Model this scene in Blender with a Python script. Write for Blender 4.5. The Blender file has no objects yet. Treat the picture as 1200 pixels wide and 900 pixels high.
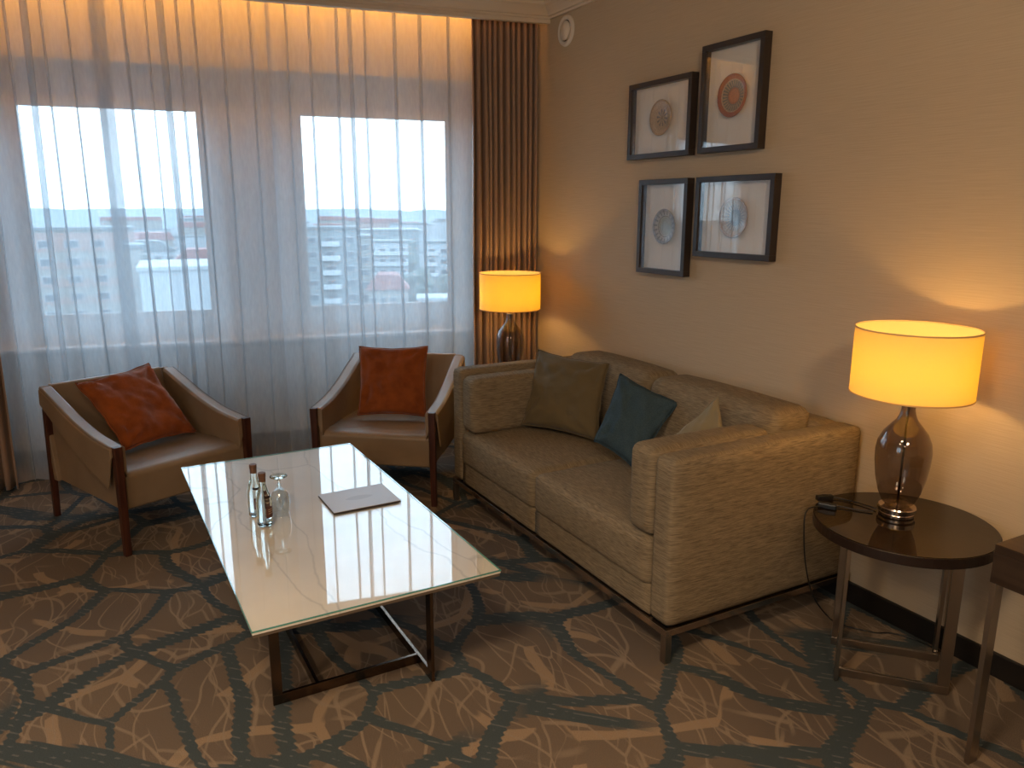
import bpy, bmesh, math, random
from math import sin, cos, pi, radians
from mathutils import Vector, Matrix, noise

sc = bpy.context.scene
C = sc.collection

# ------------------------------------------------------------ camera
cam_d = bpy.data.cameras.new('camera'); cam = bpy.data.objects.new('camera', cam_d); C.objects.link(cam)
cam_d.sensor_fit = 'HORIZONTAL'; cam_d.sensor_width = 36.0; cam_d.lens = 901.6 / 1200 * 36.0
cam_d.clip_start = 0.05; cam_d.clip_end = 5000
PITCH, ROLL, YAW = radians(12.687), radians(0.119), radians(28.47)
cam.matrix_world = (Matrix.Translation((0, 0, 1.6)) @ Matrix.Rotation(-YAW, 4, 'Z') @
                    Matrix.Rotation(pi/2 - PITCH, 4, 'X') @ Matrix.Rotation(ROLL, 4, 'Z'))
sc.camera = cam
sc.view_settings.view_transform = 'Standard'; sc.view_settings.look = 'None'
sc.view_settings.gamma = 1.0; sc.view_settings.use_curve_mapping = False
sc.view_settings.exposure = 0.35
sc.cycles.max_bounces = 10; sc.cycles.diffuse_bounces = 5; sc.cycles.glossy_bounces = 5
sc.cycles.transmission_bounces = 10; sc.cycles.transparent_max_bounces = 24
sc.cycles.caustics_reflective = False; sc.cycles.caustics_refractive = False
sc.cycles.sample_clamp_indirect = 6.0; sc.cycles.use_denoising = True

# ------------------------------------------------------------ light levels
SKY = 6.0            # overcast sky
BULB = 104.0         # table lamp bulbs
STRIP = 25.0         # warm strip in the curtain recess
FILL = 33.0          # unseen ceiling fill lights, added to brighten the room (W)
WALL_FILL = 9.0          # unseen fill light added for the picture wall (W)
WARM = (1.0, 0.56, 0.16)

# window wall frame: D along the wall, N outwards
A = radians(100.32)
D = Vector((sin(A), cos(A), 0)); N = Vector((-D.y, D.x, 0))
RW = math.atan2(D.y, D.x)
WX = 2.662
CEIL = 2.85
def WN(s, n, z=0.0): return D*s + N*n + Vector((0, 0, z))

# world: overcast sky
w = bpy.data.worlds.new('overcast_sky'); sc.world = w; w.use_nodes = True
nt = w.node_tree; nt.nodes.clear()
tc = nt.nodes.new('ShaderNodeTexCoord'); sep = nt.nodes.new('ShaderNodeSeparateXYZ')
nt.links.new(tc.outputs['Generated'], sep.inputs[0])
cr = nt.nodes.new('ShaderNodeValToRGB')
cr.color_ramp.elements[0].position = 0.0; cr.color_ramp.elements[0].color = (.40, .55, .68, 1)
cr.color_ramp.elements[1].position = 0.12; cr.color_ramp.elements[1].color = (.62, .81, 1.0, 1)
nt.links.new(sep.outputs['Z'], cr.inputs[0])
bg = nt.nodes.new('ShaderNodeBackground'); bg.inputs[1].default_value = SKY
out = nt.nodes.new('ShaderNodeOutputWorld')
nt.links.new(cr.outputs[0], bg.inputs[0]); nt.links.new(bg.outputs[0], out.inputs[0])

# portals at the two windows and the added side window
def area(name, loc, sx, sy, rot, power, color, portal=False):
    l = bpy.data.lights.new(name, 'AREA'); l.shape = 'RECTANGLE'; l.size = sx; l.size_y = sy
    l.energy = power; l.color = color
    if portal: l.cycles.is_portal = True
    o = bpy.data.objects.new(name, l); C.objects.link(o); o.location = loc; o.rotation_euler = rot
    return o
WIN = [(-1.30, -0.312), (0.333, 1.302)]
WZ = (0.955, 2.205)
area('window_portal', (-3.12, .15, 1.575), 1.3, 1.65, (0, -pi/2, 0), 1, (1, 1, 1), True)
GN = 5.5
for a, b in WIN:
    area('window_portal', WN((a+b)/2, GN+.12, (WZ[0]+WZ[1])/2), b-a+.02, WZ[1]-WZ[0]+.02, (-pi/2, 0, RW), 1, (1, 1, 1), True)

# ------------------------------------------------------------ materials
def mat(name):
    m = bpy.data.materials.new(name); m.use_nodes = True
    n = m.node_tree; n.nodes.clear()
    o = n.nodes.new('ShaderNodeOutputMaterial')
    return m, n, o
def node(n, t, **k):
    x = n.nodes.new(t)
    for a, b in k.items():
        if hasattr(x, a): setattr(x, a, b)
        else: x.inputs[a].default_value = b
    return x
def L(n, a, b): n.links.new(a, b)
def pbr(name, col, rough=.5, metal=0., spec=.5, coat=0., bump=None, mottle=None, sheen=0.):
    """bump=(scale_vec, strength, detail) mottle=(scale_vec, colour2, lo, hi)"""
    m, n, o = mat(name)
    b = node(n, 'ShaderNodeBsdfPrincipled'); b.inputs['Base Color'].default_value = (*col, 1)
    b.inputs['Roughness'].default_value = rough; b.inputs['Metallic'].default_value = metal
    b.inputs['Specular IOR Level'].default_value = spec; b.inputs['Coat Weight'].default_value = coat
    b.inputs['Sheen Weight'].default_value = sheen
    L(n, b.outputs[0], o.inputs[0])
    t = node(n, 'ShaderNodeTexCoord')
    if mottle:
        mp = node(n, 'ShaderNodeMapping'); mp.inputs['Scale'].default_value = mottle[0]
        nz = node(n, 'ShaderNodeTexNoise'); nz.inputs['Scale'].default_value = 1; nz.inputs['Detail'].default_value = 3
        r = node(n, 'ShaderNodeValToRGB'); r.color_ramp.elements[0].position = mottle[2]; r.color_ramp.elements[1].position = mottle[3]
        r.color_ramp.elements[0].color = (*col, 1); r.color_ramp.elements[1].color = (*mottle[1], 1)
        L(n, t.outputs['Object'], mp.inputs[0]); L(n, mp.outputs[0], nz.inputs[0]); L(n, nz.outputs[0], r.inputs[0]); L(n, r.outputs[0], b.inputs['Base Color'])
    if bump:
        mp = node(n, 'ShaderNodeMapping'); mp.inputs['Scale'].default_value = bump[0]
        nz = node(n, 'ShaderNodeTexNoise'); nz.inputs['Scale'].default_value = 1; nz.inputs['Detail'].default_value = bump[2]
        bp = node(n, 'ShaderNodeBump'); bp.inputs['Strength'].default_value = bump[1]; bp.inputs['Distance'].default_value = .01
        L(n, t.outputs['Object'], mp.inputs[0]); L(n, mp.outputs[0], nz.inputs[0]); L(n, nz.outputs[0], bp.inputs['Height']); L(n, bp.outputs[0], b.inputs['Normal'])
    return m
M = {}
M['wallpaper'] = pbr('wallpaper', (.53, .415, .280), .75, bump=((10, 10, 300), .12, 4), mottle=((6, 6, 420), (.49, .38, .253), .4, .62))
M['white_paint'] = pbr('white_paint', (.62, .60, .56), .5)
M['ceiling_paint'] = pbr('ceiling_paint', (.68, .58, .46), .7)
M['window_white'] = pbr('window_white', (.76, .79, .81), .35)
M['panel_white'] = pbr('panel_white', (.74, .77, .79), .45)
M['base_grey'] = pbr('base_grey', (.20, .21, .20), .5)
M['baseboard_dark'] = pbr('baseboard_dark', (.010, .008, .007), .4)
M['leather'] = pbr('leather', (.25, .172, .105), .42, spec=.45, bump=((420, 420, 420), .12, 2), mottle=((6, 6, 6), (.215, .145, .088), .4, .7))
M['stitch'] = pbr('stitch', (.14, .09, .055), .6)
M['wood'] = pbr('dark_wood', (.072, .021, .010), .38, mottle=((60, 60, 5), (.040, .011, .006), .4, .6))
def woven(name, c1, c2):
    # melange weave: streaks run level on upright faces and lengthwise on flat ones
    m, n, o = mat(name)
    b = node(n, 'ShaderNodeBsdfPrincipled'); b.inputs['Roughness'].default_value = .85; b.inputs['Specular IOR Level'].default_value = .2
    t = node(n, 'ShaderNodeTexCoord'); ns = []
    for sc_ in ((22, 22, 420), (420, 22, 22)):
        mp = node(n, 'ShaderNodeMapping'); mp.inputs['Scale'].default_value = sc_; L(n, t.outputs['Object'], mp.inputs[0])
        nz = node(n, 'ShaderNodeTexNoise'); nz.inputs['Scale'].default_value = 1; nz.inputs['Detail'].default_value = 3; nz.inputs['Roughness'].default_value = .65; L(n, mp.outputs[0], nz.inputs[0]); ns.append(nz)
    sp_ = node(n, 'ShaderNodeSeparateXYZ'); L(n, t.outputs['Normal'], sp_.inputs[0])
    ab = node(n, 'ShaderNodeMath', operation='ABSOLUTE'); L(n, sp_.outputs[2], ab.inputs[0])
    mr = node(n, 'ShaderNodeMapRange'); mr.inputs[1].default_value = .6; mr.inputs[2].default_value = .8; L(n, ab.outputs[0], mr.inputs[0])
    mx = node(n, 'ShaderNodeMixRGB'); L(n, mr.outputs[0], mx.inputs[0]); L(n, ns[0].outputs[0], mx.inputs[1]); L(n, ns[1].outputs[0], mx.inputs[2])
    r = node(n, 'ShaderNodeValToRGB'); r.color_ramp.elements[0].position = .36; r.color_ramp.elements[1].position = .62
    r.color_ramp.elements[0].color = (*c2, 1); r.color_ramp.elements[1].color = (*c1, 1); L(n, mx.outputs[0], r.inputs[0]); L(n, r.outputs[0], b.inputs['Base Color'])
    bp = node(n, 'ShaderNodeBump'); bp.inputs['Strength'].default_value = .35; bp.inputs['Distance'].default_value = .004; L(n, mx.outputs[0], bp.inputs['Height']); L(n, bp.outputs[0], b.inputs['Normal'])
    L(n, b.outputs[0], o.inputs[0]); return m
M['sofa'] = woven('sofa_fabric', (.275, .210, .130), (.130, .097, .060))
M['orange'] = pbr('orange_velvet', (.27, .066, .013), .8, spec=.12, sheen=.2, bump=((13, 8, 15), .8, 3), mottle=((12, 12, 12), (.20, .046, .009), .4, .65))
M['olive'] = pbr('olive_fabric', (.125, .092, .046), .8, spec=.12, sheen=.1, bump=((14, 9, 14), .8, 3))
M['khaki'] = pbr('khaki_fabric', (.24, .19, .11), .8, spec=.12, sheen=.2, bump=((14, 9, 14), .8, 3))
M['teal'] = pbr('teal_fabric', (.032, .058, .075), .85, spec=.2, bump=((300, 300, 300), .2, 2), mottle=((200, 200, 200), (.046, .075, .094), .4, .6))
M['chrome'] = pbr('chrome', (.58, .50, .44), .16, metal=1)
M['satin_steel'] = pbr('satin_steel', (.42, .37, .32), .28, metal=1)
M['bronze'] = pbr('dark_bronze', (.16, .115, .085), .25, metal=1)
M['frame_brown'] = pbr('frame_brown', (.030, .020, .016), .45, bump=((30, 30, 30), .1, 3))
M['frame_gap'] = pbr('frame_inner', (.012, .009, .008), .6)
M['mat_board'] = pbr('mat_board', (.84, .79, .71), .8)
M['smoked_top'] = pbr('smoked_glass_top', (.016, .010, .006), .03)
M['table_rim'] = pbr('table_rim', (.016, .008, .006), .35)
M['desk_wood'] = pbr('desk_wood', (.040, .024, .015), .3, mottle=((40, 3, 40), (.025, .014, .009), .4, .6))
M['black_plastic'] = pbr('black_plastic', (.008, .008, .008), .35)
M['white_plastic'] = pbr('white_plastic', (.70, .64, .55), .35)
M['book'] = pbr('folder_leatherette', (.46, .46, .50), .38, bump=((300, 300, 300), .1, 2))
M['book_emblem'] = pbr('folder_emblem', (.37, .37, .42), .4)
M['paper'] = pbr('paper', (.05, .035, .03), .7)
M['bottle_cap'] = pbr('bottle_cap', (.16, .085, .055), .35, metal=.4)
M['bottle_label'] = pbr('bottle_label', (.075, .020, .014), .5)
M['label_tan'] = pbr('label_tan', (.42, .30, .20), .5)
M['table_under'] = pbr('table_core', (.11, .08, .055), .5)

# terracotta / glaze colours of the plates are radial patterns in the plate's own space
def plate_mat(name, ringcols, spokes, spokecol, r0, r1):
    m, n, o = mat(name)
    b = node(n, 'ShaderNodeBsdfPrincipled'); b.inputs['Roughness'].default_value = .22
    t = node(n, 'ShaderNodeTexCoord'); s = node(n, 'ShaderNodeSeparateXYZ'); L(n, t.outputs['Object'], s.inputs[0])
    le = node(n, 'ShaderNodeVectorMath', operation='LENGTH')
    cb = node(n, 'ShaderNodeCombineXYZ'); L(n, s.outputs[0], cb.inputs[0]); L(n, s.outputs[1], cb.inputs[1]); L(n, cb.outputs[0], le.inputs[0])
    mu = node(n, 'ShaderNodeMath', operation='MULTIPLY'); mu.inputs[1].default_value = 10.0; L(n, le.outputs['Value'], mu.inputs[0])
    r = node(n, 'ShaderNodeValToRGB'); r.color_ramp.interpolation = 'CONSTANT'
    while len(r.color_ramp.elements) < len(ringcols): r.color_ramp.elements.new(.5)
    for e, (p, c) in zip(r.color_ramp.elements, ringcols): e.position = p; e.color = (*c, 1)
    L(n, mu.outputs[0], r.inputs[0])
    at = node(n, 'ShaderNodeMath', operation='ARCTAN2'); L(n, s.outputs[1], at.inputs[0]); L(n, s.outputs[0], at.inputs[1])
    m2 = node(n, 'ShaderNodeMath', operation='MULTIPLY'); m2.inputs[1].default_value = spokes; L(n, at.outputs[0], m2.inputs[0])
    sn = node(n, 'ShaderNodeMath', operation='SINE'); L(n, m2.outputs[0], sn.inputs[0])
    gt = node(n, 'ShaderNodeMath', operation='GREATER_THAN'); gt.inputs[1].default_value = .25; L(n, sn.outputs[0], gt.inputs[0])
    a1 = node(n, 'ShaderNodeMath', operation='GREATER_THAN'); a1.inputs[1].default_value = r0; L(n, mu.outputs[0], a1.inputs[0])
    a2 = node(n, 'ShaderNodeMath', operation='LESS_THAN'); a2.inputs[1].default_value = r1; L(n, mu.outputs[0], a2.inputs[0])
    p1 = node(n, 'ShaderNodeMath', operation='MULTIPLY'); L(n, a1.outputs[0], p1.inputs[0]); L(n, a2.outputs[0], p1.inputs[1])
    p2 = node(n, 'ShaderNodeMath', operation='MULTIPLY'); L(n, p1.outputs[0], p2.inputs[0]); L(n, gt.outputs[0], p2.inputs[1])
    mx = node(n, 'ShaderNodeMixRGB'); L(n, p2.outputs[0], mx.inputs[0]); L(n, r.outputs[0], mx.inputs[1]); mx.inputs[2].default_value = (*spokecol, 1)
    vo = node(n, 'ShaderNodeTexVoronoi'); vo.inputs['Scale'].default_value = 130; L(n, t.outputs['Object'], vo.inputs['Vector'])
    rr = node(n, 'ShaderNodeValToRGB'); rr.color_ramp.elements[0].color = (.68, .68, .68, 1); rr.color_ramp.elements[1].color = (1, 1, 1, 1)
    rr.color_ramp.elements[0].position = .15; rr.color_ramp.elements[1].position = .5; L(n, vo.outputs['Distance'], rr.inputs[0])
    ml = node(n, 'ShaderNodeMixRGB', blend_type='MULTIPLY'); ml.inputs[0].default_value = 1; L(n, mx.outputs[0], ml.inputs[1]); L(n, rr.outputs[0], ml.inputs[2])
    L(n, ml.outputs[0], b.inputs['Base Color']); L(n, b.outputs[0], o.inputs[0])
    return m

# marble
def marble():
    m, n, o = mat('white_marble')
    b = node(n, 'ShaderNodeBsdfPrincipled'); b.inputs['Roughness'].default_value = .015
    b.inputs['Specular IOR Level'].default_value = .5
    t = node(n, 'ShaderNodeTexCoord')
    nz = node(n, 'ShaderNodeTexNoise'); nz.inputs['Scale'].default_value = 2.2; nz.inputs['Detail'].default_value = 6
    L(n, t.outputs['Object'], nz.inputs[0])
    mp = node(n, 'ShaderNodeMapping'); mp.inputs['Rotation'].default_value = (0, 0, 1.15); mp.inputs['Scale'].default_value = (3.2, .7, 1)
    L(n, t.outputs['Object'], mp.inputs[0])
    ad = node(n, 'ShaderNodeMixRGB', blend_type='ADD'); ad.inputs[0].default_value = .5; L(n, mp.outputs[0], ad.inputs[1]); L(n, nz.outputs['Color'], ad.inputs[2])
    vo = node(n, 'ShaderNodeTexVoronoi', feature='DISTANCE_TO_EDGE'); vo.inputs['Scale'].default_value = .8; L(n, ad.outputs[0], vo.inputs['Vector'])
    r = node(n, 'ShaderNodeValToRGB'); e = r.color_ramp.elements
    e[0].position = 0; e[0].color = (.66, .62, .56, 1); e[1].position = .012; e[1].color = (.84, .78, .69, 1)
    L(n, vo.outputs['Distance'], r.inputs[0])
    r2 = node(n, 'ShaderNodeValToRGB'); r2.color_ramp.elements[0].position = .35; r2.color_ramp.elements[1].position = .6
    r2.color_ramp.elements[0].color = (.88, .88, .88, 1); r2.color_ramp.elements[1].color = (1, 1, 1, 1); L(n, nz.outputs[0], r2.inputs[0])
    ml = node(n, 'ShaderNodeMixRGB', blend_type='MULTIPLY'); ml.inputs[0].default_value = 1; L(n, r.outputs[0], ml.inputs[1]); L(n, r2.outputs[0], ml.inputs[2])
    L(n, ml.outputs[0], b.inputs['Base Color']); L(n, b.outputs[0], o.inputs[0])
    return m
M['marble'] = marble()

# thin clear / smoked glass
def thin_glass(name, tint, ior=1.5, rough=0., refl=1.0):
    m, n, o = mat(name)
    tr = node(n, 'ShaderNodeBsdfTransparent'); tr.inputs[0].default_value = (*tint, 1)
    gl = node(n, 'ShaderNodeBsdfGlossy'); gl.inputs[0].default_value = (1, 1, 1, 1); gl.inputs['Roughness'].default_value = rough
    fr = node(n, 'ShaderNodeFresnel'); ge = node(n, 'ShaderNodeNewGeometry')     # same reflectance from either side of the sheet
    mr = node(n, 'ShaderNodeMapRange'); mr.inputs[3].default_value = ior; mr.inputs[4].default_value = 1/ior
    L(n, ge.outputs['Backfacing'], mr.inputs[0]); L(n, mr.outputs[0], fr.inputs[0])
    mx = node(n, 'ShaderNodeMixShader'); L(n, fr.outputs[0], mx.inputs[0]); L(n, tr.outputs[0], mx.inputs[1]); L(n, gl.outputs[0], mx.inputs[2])
    L(n, mx.outputs[0], o.inputs[0]); return m
M['window_glass'] = thin_glass('window_glass', (.96, .98, .98), 1.35)
M['picture_glass'] = thin_glass('picture_glass', (.98, .98, .98), 1.5)
M['smoked_glass'] = thin_glass('smoked_glass', (.52, .46, .43), 1.7)
M['clear_glass'] = thin_glass('clear_glass', (.93, .95, .95), 1.8)
def real_glass(name, col, ior=1.45):
    m, n, o = mat(name); g = node(n, 'ShaderNodeBsdfGlass'); g.inputs[0].default_value = (*col, 1); g.inputs['Roughness'].default_value = 0; g.inputs['IOR'].default_value = ior
    L(n, g.outputs[0], o.inputs[0]); return m
M['bottle_glass'] = real_glass('bottle_glass', (.93, .97, .95), 1.4)
M['edge_glass'] = pbr('green_edge_glass', (.10, .33, .27), .08, coat=.5)

def fabric_translucent(name, col, trans, through=0., tcol=None, noisy=None):
    """diffuse + translucent cloth, 'through' = open weave share"""
    m, n, o = mat(name)
    df = node(n, 'ShaderNodeBsdfDiffuse'); df.inputs[0].default_value = (*col, 1)
    tl = node(n, 'ShaderNodeBsdfTranslucent'); tl.inputs[0].default_value = (*(tcol or col), 1)
    mx = node(n, 'ShaderNodeMixShader'); mx.inputs[0].default_value = trans; L(n, df.outputs[0], mx.inputs[1]); L(n, tl.outputs[0], mx.inputs[2])
    last = mx
    if through:
        tp = node(n, 'ShaderNodeBsdfTransparent')
        m2 = node(n, 'ShaderNodeMixShader'); m2.inputs[0].default_value = through; L(n, mx.outputs[0], m2.inputs[1]); L(n, tp.outputs[0], m2.inputs[2]); last = m2
        if noisy:
            t = node(n, 'ShaderNodeTexCoord'); mp = node(n, 'ShaderNodeMapping'); mp.inputs['Scale'].default_value = noisy[0]
            nz = node(n, 'ShaderNodeTexNoise'); nz.inputs['Scale'].default_value = 1; nz.inputs['Detail'].default_value = 4
            mr = node(n, 'ShaderNodeMapRange'); mr.inputs[1].default_value = .3; mr.inputs[2].default_value = .7
            mr.inputs[3].default_value = through-noisy[1]; mr.inputs[4].default_value = through+noisy[1]
            L(n, t.outputs['Object'], mp.inputs[0]); L(n, mp.outputs[0], nz.inputs[0]); L(n, nz.outputs[0], mr.inputs[0]); L(n, mr.outputs[0], m2.inputs[0])
    L(n, last.outputs[0], o.inputs[0]); return m
M['sheer'] = fabric_translucent('sheer_voile', (.60, .64, .68), .55, .48, noisy=((70, 70, 16), .03))
M['drape'] = pbr('brown_satin_drape', (.32, .205, .145), .45, spec=.4, sheen=.3, bump=((300, 300, 20), .1, 2))
M['shade'] = fabric_translucent('lamp_shade_fabric', (.80, .66, .36), .38, tcol=(1.0, .62, .025))
M['shade_trim'] = pbr('lamp_shade_trim', (.55, .36, .16), .7)
def emit(name, col, s):
    m, n, o = mat(name); e = node(n, 'ShaderNodeEmission'); e.inputs[0].default_value = (*col, 1); e.inputs[1].default_value = s
    L(n, e.outputs[0], o.inputs[0]); return m
M['bulb'] = emit('bulb_glow', WARM, BULB)
M['strip'] = emit('strip_glow', (1.0, .41, .055), STRIP)
M['strip_dim'] = emit('strip_dim_glow', (1.0, .43, .09), 17)
M['downlight'] = emit('fill_light_glow', (1.0, .72, .46), 5)  # glow colour for the added fill lights, not assigned

# carpet: brown ground, teal ladder-edged bands, tan strokes and thin scratches
def carpet():
    m, n, o = mat('patterned_carpet')
    b = node(n, 'ShaderNodeBsdfPrincipled'); b.inputs['Roughness'].default_value = .95; b.inputs['Specular IOR Level'].default_value = .15
    t = node(n, 'ShaderNodeTexCoord')
    P = t.outputs['Object']
    def warp(scale, amt, vec, seed=0.0):
        mp = node(n, 'ShaderNodeMapping'); mp.inputs['Location'].default_value = (seed, seed*1.7, 0); L(n, vec, mp.inputs[0])
        nz = node(n, 'ShaderNodeTexNoise'); nz.inputs['Scale'].default_value = scale; nz.inputs['Detail'].default_value = 1.5; L(n, mp.outputs[0], nz.inputs[0])
        sb = node(n, 'ShaderNodeVectorMath', operation='SUBTRACT'); sb.inputs[1].default_value = (.5, .5, .5); L(n, nz.outputs['Color'], sb.inputs[0])
        sl = node(n, 'ShaderNodeVectorMath', operation='SCALE'); sl.inputs['Scale'].default_value = amt; L(n, sb.outputs[0], sl.inputs[0])
        ad = node(n, 'ShaderNodeVectorMath', operation='ADD'); L(n, mp.outputs[0], ad.inputs[0]); L(n, sl.outputs[0], ad.inputs[1]); return ad.outputs[0]
    def math_(op, a, bb, clamp=False):
        x = node(n, 'ShaderNodeMath', operation=op); x.use_clamp = clamp
        for i, v in enumerate((a, bb)):
            if v is None: continue
            if isinstance(v, (int, float)): x.inputs[i].default_value = v
            else: L(n, v, x.inputs[i])
        return x.outputs[0]
    def edge(vec, scale, rot=0., sc=(1, 1, 1)):
        mp = node(n, 'ShaderNodeMapping'); mp.inputs['Rotation'].default_value = (0, 0, rot); mp.inputs['Scale'].default_value = sc; L(n, vec, mp.inputs[0])
        v = node(n, 'ShaderNodeTexVoronoi', feature='DISTANCE_TO_EDGE'); v.voronoi_dimensions = '2D'; v.inputs['Scale'].default_value = scale; L(n, mp.outputs[0], v.inputs['Vector'])
        return v.outputs['Distance']
    def below(x, th, soft):
        r = node(n, 'ShaderNodeMapRange'); r.inputs[1].default_value = th-soft; r.inputs[2].default_value = th+soft; r.inputs[3].default_value = 1; r.inputs[4].default_value = 0
        L(n, x, r.inputs[0])
        if not isinstance(th, float): pass
        return r.outputs[0]
    def nmask(scale, lo, hi, seed):
        mp = node(n, 'ShaderNodeMapping'); mp.inputs['Location'].default_value = (seed, seed, 0); L(n, P, mp.inputs[0])
        nz = node(n, 'ShaderNodeTexNoise'); nz.inputs['Scale'].default_value = scale; nz.inputs['Detail'].default_value = 1; L(n, mp.outputs[0], nz.inputs[0])
        r = node(n, 'ShaderNodeMapRange'); r.inputs[1].default_value = lo; r.inputs[2].default_value = hi; L(n, nz.outputs[0], r.inputs[0]); return r.outputs[0]
    def mix(fac, a, col):
        x = node(n, 'ShaderNodeMixRGB'); L(n, fac, x.inputs[0])
        if isinstance(a, tuple): x.inputs[1].default_value = (*a, 1)
        else: L(n, a, x.inputs[1])
        if isinstance(col, tuple): x.inputs[2].default_value = (*col, 1)
        else: L(n, col, x.inputs[2])
        return x.outputs[0]
    # ground
    g = mix(nmask(1.5, .35, .65, 3.), (.165, .120, .084), (.132, .099, .076))
    # tan strokes
    e2 = edge(warp(2.2, .25, P, 7.3), 2.3, .5, (1, .8, 1))
    st = math_('MULTIPLY', below(e2, .044, .004), nmask(4.0, .44, .46, 11.))
    g = mix(math_('MULTIPLY', st, .85), g, (.300, .208, .132))
    # thin scratches: three directions
    for k, (sc_, seed, w_) in enumerate([(4.2, 1.2, .016), (6.0, 5.1, .018), (3.6, 9.7, .013), (7.5, 14.3, .018), (5.0, 22.0, .012)]):
        e3 = edge(warp(1.7, .5, P, seed), sc_, k*1.1, (1, .28, 1))
        s3 = math_('MULTIPLY', below(e3, w_, .006), nmask(3.0, .40, .50, seed+20))
        g = mix(math_('MULTIPLY', s3, .75), g, (.275, .205, .145))
    # teal bands with ladder edge
    wv = node(n, 'ShaderNodeTexWave'); wv.bands_direction = 'DIAGONAL'; wv.inputs['Scale'].default_value = 17; wv.inputs['Distortion'].default_value = .6; L(n, P, wv.inputs[0])
    lad = math_('MULTIPLY', math_('SUBTRACT', wv.outputs['Fac'], .5), .016)
    e1 = edge(warp(1.3, .42, P, 0.), 2.35, .2, (1.12, .9, 1))
    wid = nmask(1.6, .2, .8, 31.)
    x = math_('SUBTRACT', math_('ADD', e1, lad), math_('MULTIPLY', wid, .050))
    band = below(x, .034, .005)
    e1b = edge(warp(1.3, .5, P, 4.4), 1.25, .9, (1, 1, 1))
    xb = math_('ADD', e1b, lad)
    band2 = math_('MULTIPLY', below(xb, .045, .005), nmask(1.3, .45, .5, 17.))
    tb = math_('MAXIMUM', band, band2)
    tick = math_('MULTIPLY', math_('MULTIPLY', math_('GREATER_THAN', wv.outputs['Fac'], .85), nmask(26., .52, .58, 2.)), .55)
    tealc = mix(tick, (.056, .070, .074), (.165, .162, .148))
    g = mix(tb, g, tealc)
    # pile
    nz = node(n, 'ShaderNodeTexNoise'); nz.inputs['Scale'].default_value = 420; nz.inputs['Detail'].default_value = 2; L(n, P, nz.inputs[0])
    pr = node(n, 'ShaderNodeMapRange'); pr.inputs[1].default_value = .3; pr.inputs[2].default_value = .7; pr.inputs[3].default_value = .62; pr.inputs[4].default_value = 1.32; L(n, nz.outputs[0], pr.inputs[0])
    vm = node(n, 'ShaderNodeVectorMath', operation='SCALE'); L(n, g, vm.inputs[0]); L(n, pr.outputs[0], vm.inputs['Scale'])
    L(n, vm.outputs[0], b.inputs['Base Color'])
    bp = node(n, 'ShaderNodeBump'); bp.inputs['Strength'].default_value = .4; bp.inputs['Distance'].default_value = .004; L(n, nz.outputs[0], bp.inputs['Height']); L(n, bp.outputs[0], b.inputs['Normal'])
    L(n, b.outputs[0], o.inputs[0]); return m
M['carpet'] = carpet()

# ------------------------------------------------------------ geometry helpers
def obj(name, bm, m, parent=None, smooth=False, bevel=0, seg=2, autos=None, subd=0):
    me = bpy.data.meshes.new(name)
    bmesh.ops.recalc_face_normals(bm, faces=bm.faces[:]); bm.to_mesh(me); bm.free()
    o = bpy.data.objects.new(name, me); C.objects.link(o)
    me.materials.append(M[m] if isinstance(m, str) else m)
    if smooth: me.polygons.foreach_set('use_smooth', [True]*len(me.polygons))
    if bevel:
        b = o.modifiers.new('bevel', 'BEVEL'); b.width = bevel; b.segments = seg; b.limit_method = 'ANGLE'; b.angle_limit = radians(35)
    if subd:
        s = o.modifiers.new('sub', 'SUBSURF'); s.levels = subd; s.render_levels = subd
    if parent: o.parent = parent
    return o
def empty(name, loc, rz=0, label=None, cat=None, group=None):
    o = bpy.data.objects.new(name, None); C.objects.link(o); o.location = loc; o.rotation_euler = (0, 0, rz); o.empty_display_size = .1
    return tag(o, label, cat, group)
def tag(o, label, cat, group=None):
    if label: o['label'] = label
    if cat: o['category'] = cat
    if group: o['group'] = group
    return o
def struct(o): o['kind'] = 'structure'; return o
def box(bm, x0, x1, y0, y1, z0, z1, mtx=None):
    vs = [bm.verts.new((x, y, z)) for z in (z0, z1) for y in (y0, y1) for x in (x0, x1)]
    for f in ((0, 2, 3, 1), (4, 5, 7, 6), (0, 1, 5, 4), (2, 6, 7, 3), (0, 4, 6, 2), (1, 3, 7, 5)): bm.faces.new([vs[i] for i in f])
    if mtx: bmesh.ops.transform(bm, matrix=mtx, verts=vs)
    return vs
def B(*a, **k): bm = bmesh.new(); box(bm, *a, **k); return bm
def lathe(bm, prof, seg=48, c=(0, 0), cap0=False, cap1=False):
    rings = []
    for r, z in prof:
        if r < 1e-6: rings.append([bm.verts.new((c[0], c[1], z))])
        else: rings.append([bm.verts.new((c[0]+r*cos(2*pi*i/seg), c[1]+r*sin(2*pi*i/seg), z)) for i in range(seg)])
    for a, b in zip(rings, rings[1:]):
        for i in range(seg):
            j = (i+1) % seg
            if len(a) == 1 and len(b) == 1: continue
            if len(a) == 1: bm.faces.new([a[0], b[i], b[j]])
            elif len(b) == 1: bm.faces.new([a[i], b[0], a[j]])
            else: bm.faces.new([a[i], b[i], b[j], a[j]])
    if cap0 and len(rings[0]) > 1: bm.faces.new(rings[0])
    if cap1 and len(rings[-1]) > 1: bm.faces.new(rings[-1])
def LT(prof, **k): bm = bmesh.new(); lathe(bm, prof, **k); return bm
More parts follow.
